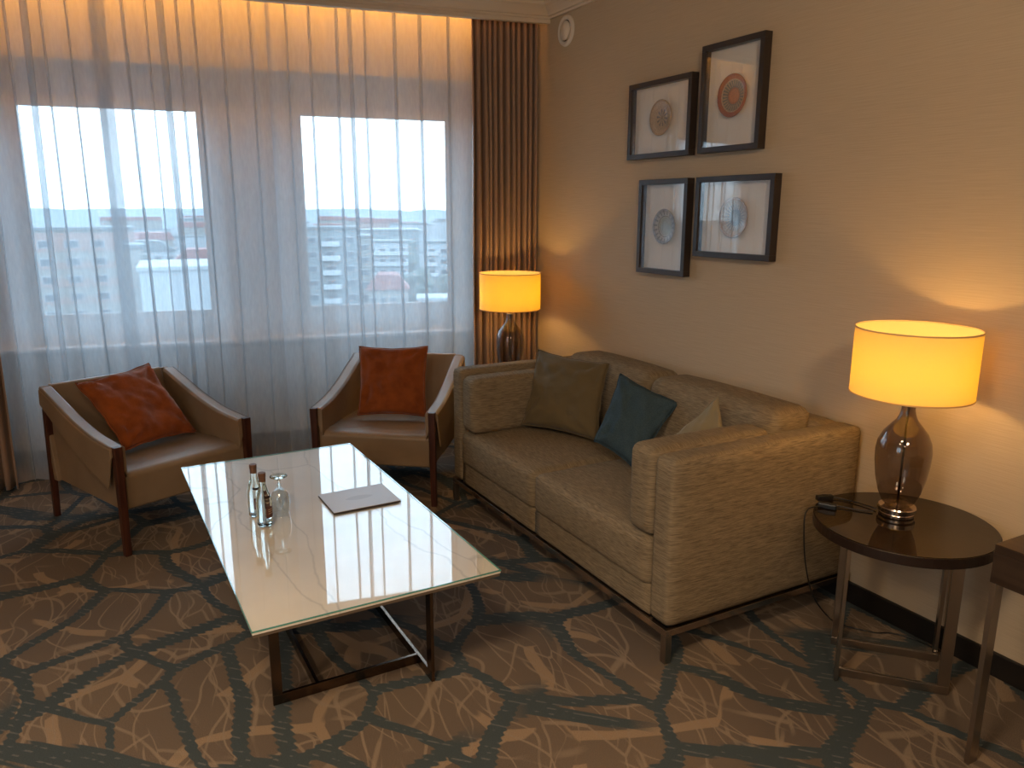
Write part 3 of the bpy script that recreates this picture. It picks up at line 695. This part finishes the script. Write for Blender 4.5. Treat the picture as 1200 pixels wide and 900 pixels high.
# ------------------------------------------------------------ armchairs
def armchair(loc, rz, label):
    e = empty('armchair', loc, rz, label, 'armchair', 'leather armchairs by the window')
    W = .345; F = -.37; K = .40        # half width, front, back
    zs = lambda y: .715 if y > K-.02 else .0
    # arm top curve (y, z) from front to back
    top = catmull([(F-.005, .538, 0), (F+.07, .543, 0), (F+.22, .560, 0), (F+.40, .602, 0), (F+.58, .662, 0), (K-.03, .715, 0)], 6)
    top = [(p.x, p.y) for p in top]
    # seat body
    bm = bmesh.new()
    pr = [(F+.012, .215), (F+.008, .38), (F+.028, .398), (F+.10, .402), (F+.4, .385), (K-.07, .365), (K-.05, .215)]
    prism(bm, pr, 0, -W+.03, W-.03)
    obj('seat', bm, 'leather', e, bevel=.012, seg=3)
    # side panels (lower, recessed)
    for sx in (-1, 1):
        bm = bmesh.new()
        poly = [(F+.02, .215)]+[(y, z-.03) for y, z in top]+[(K-.02, .215)]
        prism(bm, poly, 0, sx*(W-.040), sx*(W-.024)); obj('side_panel', bm, 'leather', e, bevel=.004)
        # slung arm pad: thick band following the top curve, flap to a low point near the front leg
        bm = bmesh.new(); n = len(top)
        prof_in = W-.052; ring = []
        for i, (y, z) in enumerate(top):
            f = i/(n-1)
            low = (.13+.03*f) if f > .22 else .045+.085*(f/.22)
            lowz = z-.115-.0*f
            # flap lower edge: deepest a third back from the front
            fl = z-(.05+.165*f/.16 if f < .16 else .215-.125*(f-.16)/.84)
            xs = [(prof_in, z-.16), (prof_in-.002, z-.012), (prof_in+.010, z), (W+.004, z-.001), (W+.018, z-.012), (W+.020, fl), (W+.012, fl), (W-.002, z-.03)]
            ring.append([bm.verts.new((sx*x, y, zz)) for x, zz in xs])
        for a, b in zip(ring, ring[1:]):
            for k in range(len(a)): k2 = (k+1) % len(a); bm.faces.new([a[k], a[k2], b[k2], b[k]])
        bm.faces.new(ring[0]); bm.faces.new(ring[-1])
        o = obj('arm', bm, 'leather', e, bevel=.004, seg=2)
        # stitched seam along the arm edge
        bm = bmesh.new(); tube(bm, [(sx*(W+.013), y, z-.003) for y, z in top[1:]], .0016, 5); obj('seam', bm, 'stitch', o)
        # front leg: tapered, slightly raked
        def leg(y0, y1, ztop, wt, wb, dt, db, x=W-.012):
            bm = bmesh.new()
            a = [bm.verts.new((sx*(x+p*wb/2), y0+q*db/2, 0)) for p, q in ((-1, -1), (1, -1), (1, 1), (-1, 1))]
            b = [bm.verts.new((sx*(x+p*wt/2), y1+q*dt/2, ztop)) for p, q in ((-1, -1), (1, -1), (1, 1), (-1, 1))]
            bm.faces.new(a); bm.faces.new(b)
            for k in range(4): bm.faces.new([a[k], a[(k+1) % 4], b[(k+1) % 4], b[k]])
            obj('leg', bm, 'wood', e, bevel=.003)
        leg(F-.002, F-.014, .540, .038, .030, .034, .030)
        leg(K+.015, K-.035, .600, .036, .028, .034, .030, W-.010)
    # back
    bm = bmesh.new()
    rows = []
    for j in range(9):
        v = j/8; z = .33+.387*v; y = K-.115+.105*v**1.1
        rows.append((y, z, y+.045-.01*v))
    poly = [(a, z) for a, z, b in rows]+[(b, z) for a, z, b in reversed(rows)]
    prism(bm, poly, 0, -W+.045, W-.045)
    obj('backrest', bm, 'leather', e, bevel=.012, seg=3)
    bm = bmesh.new()
    prism(bm, [(K-.075, .215), (K-.055, .35), (K-.02, .60), (K-.005, .712), (K+.012, .712), (K+.002, .60), (K-.03, .215)], 0, -W+.002, W-.002)
    obj('back_panel', bm, 'leather', e, bevel=.005)
    return e
def place(px_, py_, lx, ly, rz):   # put local point (lx, ly) on world (px_, py_)
    c, s = cos(rz), sin(rz); return (px_-(c*lx-s*ly), py_-(s*lx+c*ly), 0)
r1 = radians(23.0); armchair(place(.012, 3.842, -.333, -.372, r1), r1, 'left brown leather armchair with wooden legs and a slanting orange cushion')
r2 = radians(-36.5); armchair(place(1.538, 3.737, .333, -.372, r2), r2, 'brown leather armchair beside the sofa, between it and the marble table')
pillow('throw_pillow', (.055, 4.165, .425), (.415, 4.400, .415), (-.135, 4.435, .735), (.225, 4.655, .770), 'orange', 'rust orange cushion lying slanted in the left armchair', .13, 3)
pillow('throw_pillow', (1.300, 4.315, .415), (1.645, 4.090, .415), (1.372, 4.470, .800), (1.715, 4.215, .812), 'orange', 'rust orange square cushion upright in the armchair beside the sofa', .12, 7)

# ------------------------------------------------------------ coffee table
tz = radians(.75)
ct = empty('coffee_table', (.674, 2.868, 0), tz, 'low rectangular white marble coffee table with glass top on a metal frame', 'table')
tw, tl_ = .397, .8075
obj('marble_top', B(-tw+.002, tw-.002, -tl_+.002, tl_-.002, .4375, .4450), 'marble', ct)
obj('table_core', B(-tw+.004, tw-.004, -tl_+.004, tl_-.004, .427, .4375), 'table_under', ct)
# glass sheet, polished edge shown green, clear reflective face
bm = bmesh.new(); t_ = .006
box(bm, -tw, tw, -tl_, -tl_+.003, .4452, .4492); box(bm, -tw, tw, tl_-.003, tl_, .4452, .4492)
box(bm, -tw, -tw+.003, -tl_+.003, tl_-.003, .4452, .4492); box(bm, tw-.003, tw, -tl_+.003, tl_-.003, .4452, .4492)
ge = obj('glass_edge', bm, 'edge_glass', ct)
bm = bmesh.new(); v = [bm.verts.new(p) for p in ((-tw, -tl_, .4495), (tw, -tl_, .4495), (tw, tl_, .4495), (-tw, tl_, .4495))]; bm.faces.new(v)
M['table_glass'] = thin_glass('table_glass', (.97, .985, .98), 1.6)
obj('glass_top', bm, 'table_glass', ct)
def flat(name, x0, x1, y0, y1, z0, z1, par, m='bronze'): return obj(name, B(x0, x1, y0, y1, z0, z1), m, par, bevel=.001)
lw = .034; tt = .012
xl, xr, yf, yb = -.150, .216, -.508, .508     # bars along y at xl / xr, cross bars at yf / yb
flat('floor_bar', xr-tt/2, xr+tt/2, -.645, yb, 0, .036, ct); flat('floor_bar', xl-tt/2, xl+tt/2, yf, .645, 0, .036, ct)
flat('cross_bar', -.300, xr-tt/2, yf-tt/2, yf+tt/2, 0, .036, ct); flat('cross_bar', xl+tt/2, .300, yb-tt/2, yb+tt/2, 0, .036, ct)
flat('leg', xr-tt/2, xr+tt/2, -.645, -.645+.040, .036, .427, ct); flat('leg', xl-tt/2, xl+tt/2, .605, .645, .036, .427, ct)
flat('leg', -.300, -.268, yf-tt/2, yf+tt/2, .036, .427, ct); flat('leg', .268, .300, yb-tt/2, yb+tt/2, .036, .427, ct)
TT = .4500

# bottles
def bottle(x, y, label, rz):
    e = empty('water_bottle', (x, y, TT), rz, label, 'bottle', 'small glass water bottles on the marble table')
    out_ = [(0, .004), (.020, .001), (.026, .003), (.0285, .010), (.0285, .085), (.0275, .100), (.021, .128), (.0140, .150), (.0118, .165), (.0118, .190)]
    obj('bottle_body', LT(out_, seg=40, cap1=True), 'bottle_glass', e, True)
    obj('screw_cap', LT([(.0125, .172), (.0128, .174), (.0128, .188), (.0132, .190), (.0140, .191), (.0140, .204), (.0132, .206), (0, .206)], seg=32), 'bottle_cap', e, False)
    # wrap label (front arc) and neck label
    def arc(r, z0, z1, a0, a1, m, nm, par, curve=0):
        bm = bmesh.new(); n = 18; lo = []; hi = []
        for i in range(n+1):
            a = a0+(a1-a0)*i/n; r0 = r(z0); r1_ = r(z1); c_ = curve*(1-(2*i/n-1)**2)
            lo.append(bm.verts.new((r0*cos(a), r0*sin(a), z0-c_))); hi.append(bm.verts.new((r1_*cos(a), r1_*sin(a), z1-c_)))
        for i in range(n): bm.faces.new([lo[i], lo[i+1], hi[i+1], hi[i]])
        return obj(nm, bm, m, par, True)
    R_ = lambda z: .0290
    lb = arc(R_, .034, .078, -pi*.55, -pi*.12, 'bottle_label', 'front_label', e)
    for zz in (.050, .058, .0655):
        arc(lambda z: .0293, zz, zz+.003, -pi*.46, -pi*.20, 'label_tan', 'label_line', lb)
    arc(lambda z: .0262 if z < .108 else .0228, .112, .122, -pi*.60, -pi*.10, 'bottle_label', 'neck_label', e, .004)
    return e
bottle(.474, 2.811, 'small clear water bottle nearest the viewer on the marble table', radians(12))
bottle(.463, 2.925, 'small clear water bottle standing behind the other bottle', radians(-10))

# upside-down goblet
g = empty('water_goblet', (.549, 2.893, TT), 0, 'clear stemmed goblet standing upside down beside the bottles', 'glass')
gp = [(.0320, 0), (.0345, .015), (.0375, .035), (.0380, .055), (.0345, .078), (.0240, .096), (.010, .106), (.0055, .112), (.0075, .118), (.0048, .128), (.0048, .134), (.009, .143), (.024, .150), (.0330, .1525), (.0330, .1545), (0, .1550)]
gi = [(.0308, 0), (.0333, .015), (.0363, .035), (.0368, .055), (.0333, .077), (.0228, .0945), (0, .103)]
obj('bowl', LT(gp[:7]+[(0, .1065)], seg=48), 'clear_glass', g, True)
obj('bowl_inside', LT(gi, seg=48), 'clear_glass', g, True)
obj('stem', LT([(.006, .1065), (.0055, .112), (.0080, .118), (.0048, .126), (.0048, .134), (.010, .143)], seg=32), 'bottle_glass', g, True)
obj('foot', LT([(0, .140), (.010, .143), (.024, .149), (.0330, .1525), (.0330, .1545), (0, .1550)], seg=48), 'bottle_glass', g, True)
obj('rim', LT([(.0305, .0), (.0305, .0012), (.0325, .0012), (.0325, 0)], seg=48), 'clear_glass', g, True)

# folder
fb = empty('menu_folder', (.8635, 2.899, TT), radians(1.2), 'flat grey folder lying on the marble table near the window side', 'folder')
obj('cover', B(-.138, .138, -.112, .112, .006, .0085), 'book', fb, bevel=.0008)
obj('pages', B(-.135, .136, -.110, .110, .0018, .006), 'paper', fb)
obj('back_cover', B(-.138, .138, -.112, .112, 0, .0018), 'paper', fb)
bm = bmesh.new(); vs = [bm.verts.new((.055*cos(2*pi*i/40)*(1+.06*cos(6*pi*i/20)), .022*sin(2*pi*i/40)*(1+.08*cos(4*pi*i/20)), .0087)) for i in range(40)]; bm.faces.new(vs)
obj('emblem', bm, 'book_emblem', fb)

# ------------------------------------------------------------ round side tables
def side_table(x, y, R, H_, rz, label):
    e = empty('side_table', (x, y, 0), rz, label, 'table', 'round lamp tables')
    obj('table_top', LT([(R-.004, H_-.006), (R-.004, H_), (0, H_)], seg=72), 'smoked_top', e)
    obj('rim', LT([(0, H_-.036), (R, H_-.036), (R, H_-.002), (R-.004, H_-.002), (R-.004, H_-.007)], seg=72), 'table_rim', e, bevel=.001)
    a, b = .150, .105; k = .036; t2 = .012; m = 'satin_steel'
    # same turned arrangement of flat bars as the low table
    flat('floor_bar', -a-.03, a+.03, -b-t2/2, -b+t2/2, 0, .030, e, m); flat('floor_bar', -a-.03, a+.03, b-t2/2, b+t2/2, 0, .030, e, m)
    flat('leg', a+.03-k, a+.03, -b-t2/2, -b+t2/2, .03, H_-.036, e, m); flat('leg', -a-.03, -a-.03+k, b-t2/2, b+t2/2, .03, H_-.036, e, m)
    flat('leg', -a-.03, -a-.03+t2, -b-.045, -b-.045+k, 0, H_-.036, e, m); flat('leg', a+.03-t2, a+.03, b+.045-k, b+.045, 0, H_-.036, e, m)
    return e
side_table(2.364, 1.535, .290, .56, radians(-48), 'round dark glass topped side table at the near end of the sofa')
side_table(2.345, 4.22, .270, .56, radians(-48), 'round side table in the corner under the far lamp')

# ------------------------------------------------------------ table lamps
def table_lamp(x, y, z, label, hs=1.0):
    e = empty('table_lamp', (x, y, z), 0, label, 'lamp', 'table lamps with drum shades')
    obj('base', LT([(0, 0), (.053, 0), (.057, .004), (.057, .012), (.056, .014), (.062, .018), (.062, .032), (.060, .036), (0, .036)], seg=56), 'chrome', e)
    body = [(.028, .036), (.040, .039), (.053, .052), (.069, .090), (.081, .140), (.088, .195), (.0895, .235), (.085, .268), (.071, .300), (.050, .326), (.034, .346), (.026, .364), (.022, .382), (.022, .402)]
    obj('glass_body', LT(body, seg=56), 'smoked_glass', e, True)
    obj('glass_foot', LT([(.030, .037), (.030, .042), (.016, .050), (.012, .058), (.022, .062), (.030, .060)], seg=40), 'clear_glass', e, True)
    obj('inner_rod', LT([(.0038, .036), (.0038, .400)], seg=12), 'bronze', e, True)
    obj('neck_cap', LT([(0, .396), (.020, .396), (.022, .400), (.022, .412), (.012, .416), (.008, .430), (.008, .455), (.018, .458), (.018, .495), (0, .495)], seg=32), 'chrome', e, True)
    zs0, zs1 = .437, .660; r0, r1_ = .192, .192
    sh = obj('lamp_shade', LT([(r0, zs0), (r1_, zs1)], seg=96), 'shade', e, True)
    for zz, rr in ((zs0, r0), (zs1, r1_)):
        bm = bmesh.new(); lathe(bm, [(rr-.0015, zz-.0025), (rr+.0015, zz-.0025), (rr+.0015, zz+.0025), (rr-.0015, zz+.0025), (rr-.0015, zz-.0025)], seg=96)
        obj('shade_trim', bm, 'shade_trim', sh)
    bm = bmesh.new()
    for k in range(3):
        a = k*2*pi/3+.5; tube(bm, [(.012*cos(a), .012*sin(a), .462), ((r0-.002)*cos(a), (r0-.002)*sin(a), .470)], .0015, 6)
    obj('shade_spider', bm, 'chrome', sh)
    bm = bmesh.new(); bmesh.ops.create_uvsphere(bm, u_segments=14, v_segments=8, radius=.030); bmesh.ops.translate(bm, vec=(0, 0, .535), verts=bm.verts[:])
    obj('bulb', bm, 'bulb', e, True)
    return e
table_lamp(2.400, 1.589, .560, 'near table lamp with yellow lit drum shade and smoked glass body')
table_lamp(2.300, 4.270, .560, 'far table lamp with lit drum shade in front of the brown drape')

# lamp cord with switches
cord = catmull([(2.345, 1.640, .566), (2.31, 1.675, .564), (2.27, 1.735, .566), (2.235, 1.742, .567), (2.19, 1.765, .566), (2.140, 1.755, .560), (2.128, 1.748, .50), (2.150, 1.745, .36), (2.24, 1.77, .20), (2.38, 1.80, .06), (2.46, 1.80, .008), (2.49, 1.755, .006), (2.53, 1.70, .006), (2.58, 1.67, .006), (2.62, 1.60, .006), (2.63, 1.50, .006)], 8)
bm = bmesh.new(); tube(bm, cord, .0028, 7); o = obj('lamp_cord', bm, 'black_plastic', None, True)
tag(o, 'thin black cord hanging over the edge of the near round table to the floor', 'cord')
cord2 = catmull([(2.372, 1.648, .566), (2.37, 1.70, .565), (2.35, 1.77, .565), (2.325, 1.805, .567)], 6)
bm = bmesh.new(); tube(bm, cord2, .0025, 7); o = obj('lamp_cord', bm, 'black_plastic', None, True)
tag(o, 'short black cord lying on the round table behind the near lamp base', 'cord')
def switch(x, y, rz, label):
    e = empty('cord_switch', (x, y, .5605), rz, label, 'switch', 'black inline switches on the round table')
    obj('switch_body', B(-.032, .032, -.011, .011, 0, .020), 'black_plastic', e, bevel=.004)
    obj('rocker', B(-.010, .010, -.006, .006, .020, .022), 'black_plastic', e, bevel=.001)
switch(2.290, 1.803, radians(-20), 'black inline cord switch farther back on the round table')
switch(2.232, 1.742, radians(-62), 'black inline cord switch lying nearer the table edge')

# ------------------------------------------------------------ desk at the right edge
dx0, dx1, dy1 = 2.130, 2.640, 1.108
dk = empty('desk', ((dx0+dx1)/2, dy1-.6, 0), 0, 'dark wooden desk with flat metal legs at the right edge of the picture', 'desk')
ox, oy = (dx0+dx1)/2, dy1-.6
obj('desk_top', B(dx0-ox, dx1-ox, -.6, .6, .675, .700), 'desk_wood', dk, bevel=.0015)
bm = bmesh.new(); box(bm, dx0-ox, dx0-ox+.05, -.6, .6, .585, .675); box(bm, dx1-ox-.05, dx1-ox, -.6, .6, .585, .675)
box(bm, dx0-ox+.05, dx1-ox-.05, .55, .592, .585, .675); box(bm, dx0-ox+.05, dx1-ox-.05, -.592, -.55, .585, .675)
obj('apron', bm, 'desk_wood', dk, bevel=.001)
for xx in (dx0-ox+.002, dx1-ox-.042):
    for yy in (-.6+.002, .6-.017): obj('leg', B(xx, xx+.040, yy, yy+.015, 0, .585), 'satin_steel', dk, bevel=.001)

# ------------------------------------------------------------ the city outside
GZ = -24.0
def cmat(name, col, r=.8): M[name] = pbr(name, col, r)
cmat('city_ground', (0.07, 0.085, 0.095)); cmat('facade_cream', (0.16, 0.16, 0.15)); cmat('facade_pink', (0.2, 0.135, 0.12)); cmat('facade_grey', (0.12, 0.145, 0.155))
cmat('facade_white', (0.23, 0.26, 0.28)); cmat('roof_red', (0.17, 0.065, 0.06)); cmat('roof_grey', (0.08, 0.1, 0.11)); cmat('city_pane', (0.04, 0.055, 0.07), .3)
cmat('tree_green', (0.05, 0.07, 0.065)); cmat('hill_blue', (0.09, 0.13, 0.16)); cmat('trim_white', (0.3, 0.33, 0.35))
bm = bmesh.new(); v = [bm.verts.new(p) for p in ((-1500, 30, GZ), (1500, 30, GZ), (1500, 2600, GZ), (-1500, 2600, GZ))]; bm.faces.new(v)
o = obj('city_ground', bm, 'city_ground'); struct(o)
def building(cx, cy, w_, dep, ztop, rz, m, label, floors, cols, fh=2.9, roof='roof_grey', balc=None, bands=None, rtype='flat', blank=False):
    e = empty('apartment_building', (cx, cy, GZ), rz, label, 'building', 'buildings outside the windows')
    h = ztop-GZ
    wl = obj('walls', B(-w_/2, w_/2, 0, dep, 0, h), m, e)
    if rtype == 'flat':
        obj('roof', B(-w_/2-.3, w_/2+.3, -.3, dep+.3, h, h+.5), roof, e)
    else:
        bm = bmesh.new(); prism(bm, [(-w_/2-.5, h), (w_/2+.5, h), (w_/4, h+3.0), (-w_/4, h+3.0)], 1, -.5, dep+.5); obj('roof', bm, roof, e)
    if bands:
        for b0, b1 in bands: obj('facade_band', B(-w_/2-.02, w_/2+.02, -.06, .5, h-b1, h-b0), 'facade_pink', e)
    if not blank:
        proto = None
        pw = w_/cols
        for f in range(floors):
            for c in range(cols):
                x = -w_/2+pw*(c+.5); z = h-2.2-f*fh
                if balc and c % balc == balc-1:
                    if proto is None or 'b' not in proto: pass
                if not proto:
                    wn = obj('window', B(-pw*.28, pw*.28, -.10, .1, -.65, .65), 'trim_white', e)
                    pn = obj('pane', B(-pw*.25, pw*.25, -.14, 0, -.55, .55), 'city_pane', wn); proto = (wn, pn)
                    wn.location = (x, 0, z)
                else:
                    a = proto[0].copy(); C.objects.link(a); a.parent = e; a.location = (x, 0, z)
                    b = proto[1].copy(); C.objects.link(b); b.parent = a
        if balc:
            pb = None
            for f in range(floors):
                for c in range(cols):
                    if c % balc: continue
                    x = -w_/2+pw*(c+.5); z = h-3.4-f*fh
                    if pb is None:
                        pb = obj('balcony', B(-pw*.48, pw*.48, -1.3, 0, 0, 1.0), 'trim_white', e); pb.location = (x, 0, z)
                    else:
                        a = pb.copy(); C.objects.link(a); a.parent = e; a.location = (x, 0, z)
    return e
def yawof(x, y): return -math.atan2(x, y)
building(-2.5, 148, 19.0, 14, -1.7, yawof(-2, 148), 'facade_cream', 'cream and pink apartment block with rows of windows seen through the left window', 5, 5, bands=[(0.4, 3.4), (5.2, 6.2), (8.0, 9.2), (11, 12)])
building(-17.2, 152, 9.0, 14, -1.9, yawof(-16, 150), 'facade_cream', 'cream block end at the left of the pink banded apartment block', 5, 2)
building(9.9, 112, 9.0, 16, -6.2, yawof(9.9, 112), 'facade_white', 'long pale blank walled building low in the left window', 0, 1, roof='facade_white', blank=True)
building(5.6, 130, 3.0, 10, -4.0, yawof(6, 135), 'facade_cream', 'narrow cream wall of a building beside the pale blank one', 1, 1, blank=True)
building(41.5, 158, 15.0, 12, -2.1, yawof(41.5, 160), 'facade_grey', 'grey green apartment block with white balconies seen through the right window', 6, 4, balc=2)
building(54.5, 176, 7.0, 12, -4.5, yawof(55, 176), 'facade_cream', 'cream tower behind the grey green balcony block', 6, 2)
building(71.0, 206, 14, 12, -7.0, yawof(71, 206), 'facade_white', 'white apartment block with many balconies in the right window', 7, 5, balc=1)
building(88.5, 200, 13, 12, -7.2, yawof(86, 200), 'facade_white', 'white balcony block at the right edge of the right window', 7, 4, balc=2)
building(53.0, 151, 8.0, 8, -14.2, yawof(53, 151), 'facade_cream', 'low house with a red roof in front of the white blocks', 1, 4, roof='roof_red', rtype='hip')
building(62.0, 148, 7.0, 8, -16.5, yawof(62, 148), 'facade_white', 'low white house beside the red roofed one', 1, 3, roof='facade_white')
building(24.5, 210, 12, 10, -11, yawof(24, 210), 'facade_pink', 'small pink house among trees in the left window', 1, 4, roof='roof_red', rtype='hip')
building(15.0, 260, 16, 10, -10.5, yawof(15, 260), 'facade_white', 'far white house below the horizon in the left window', 1, 5, roof='roof_grey', rtype='hip')
building(80.0, 300, 22, 12, -6.0, yawof(78, 300), 'facade_grey', 'distant grey block on the horizon in the right window', 3, 6)
random.seed(8)
def tree(x, y, r, h, lab):
    e = empty('tree', (x, y, GZ), 0, lab, 'tree', 'trees outside the windows')
    bm = bmesh.new()
    for k in range(5):
        c = Vector((random.uniform(-.5, .5)*r, random.uniform(-.4, .4)*r, h-r+random.uniform(-.4, .5)*r))
        t = bmesh.ops.create_icosphere(bm, subdivisions=2, radius=r*random.uniform(.55, .8), matrix=Matrix.Translation(c))
        for v in t['verts']: v.co += (v.co-c)*noise.noise(v.co*.6)*.5
    obj('crown', bm, 'tree_green', e); obj('trunk', LT([(.35, 0), (.25, h-r)], seg=8), 'frame_brown', e)
for x, y, r, h in [(12, 185, 4, 13), (21, 178, 4, 12), (34, 192, 4, 13), (37, 225, 6, 14), (12, 232, 6, 14), (31, 246, 7, 15), (60, 168, 4, 10), (68, 175, 5, 11), (82, 185, 4, 9), (-8, 260, 8, 17), (48, 260, 8, 18), (58, 282, 7, 18), (98, 270, 8, 17)]:
    tree(x, y, r, h, 'leafy grey green tree among the buildings outside')
spots = []
for i in range(400):
    if len(spots) == 46: break
    d = random.uniform(340, 950); a = random.uniform(-11, 27); x = d*sin(radians(a)); y = d*cos(radians(a)); k = i % 5
    w_ = random.uniform(14, 38)*(.6+d/900)
    if any((x-q[0])**2+(y-q[1])**2 < ((w_+q[2])/2+14)**2 for q in spots): continue
    spots.append((x, y, w_)); top = GZ+random.uniform(7, 19)
    e = empty('town_building', (x, y, GZ), yawof(x, y)+random.uniform(-.3, .3), 'distant town building below the hazy horizon', 'building', 'distant town')
    h = top-GZ; obj('walls', B(-w_/2, w_/2, 0, 14, 0, h), ['facade_white', 'facade_cream', 'facade_grey', 'facade_white', 'facade_pink'][k], e)
    bm = bmesh.new(); prism(bm, [(-w_/2-.5, h), (w_/2+.5, h), (w_/2-1, h+(3.5 if k in (1, 4) else .6)), (-w_/2+1, h+(3.5 if k in (1, 4) else .6))], 1, -.5, 14.5); obj('roof', bm, ['roof_grey', 'roof_red', 'facade_white', 'roof_grey', 'roof_red'][k], e)
# far hills
bm = bmesh.new()
prev = None
for i in range(81):
    a = radians(-40+80*i/80); d = 1500
    h = 4+8*noise.noise(Vector((i*.17, 0, 0)))+5*noise.noise(Vector((i*.6, 3, 0)))
    p = (d*sin(a), d*cos(a)); q = ((d-260)*sin(a), (d-260)*cos(a)); u = ((d+300)*sin(a), (d+300)*cos(a))
    cur = [bm.verts.new((q[0], q[1], GZ-.5)), bm.verts.new((p[0], p[1], h)), bm.verts.new((u[0], u[1], GZ-.5))]
    if prev:
        bm.faces.new([prev[0], prev[1], cur[1], cur[0]]); bm.faces.new([prev[1], prev[2], cur[2], cur[1]])
    prev = cur
struct(obj('hills', bm, 'hill_blue'))
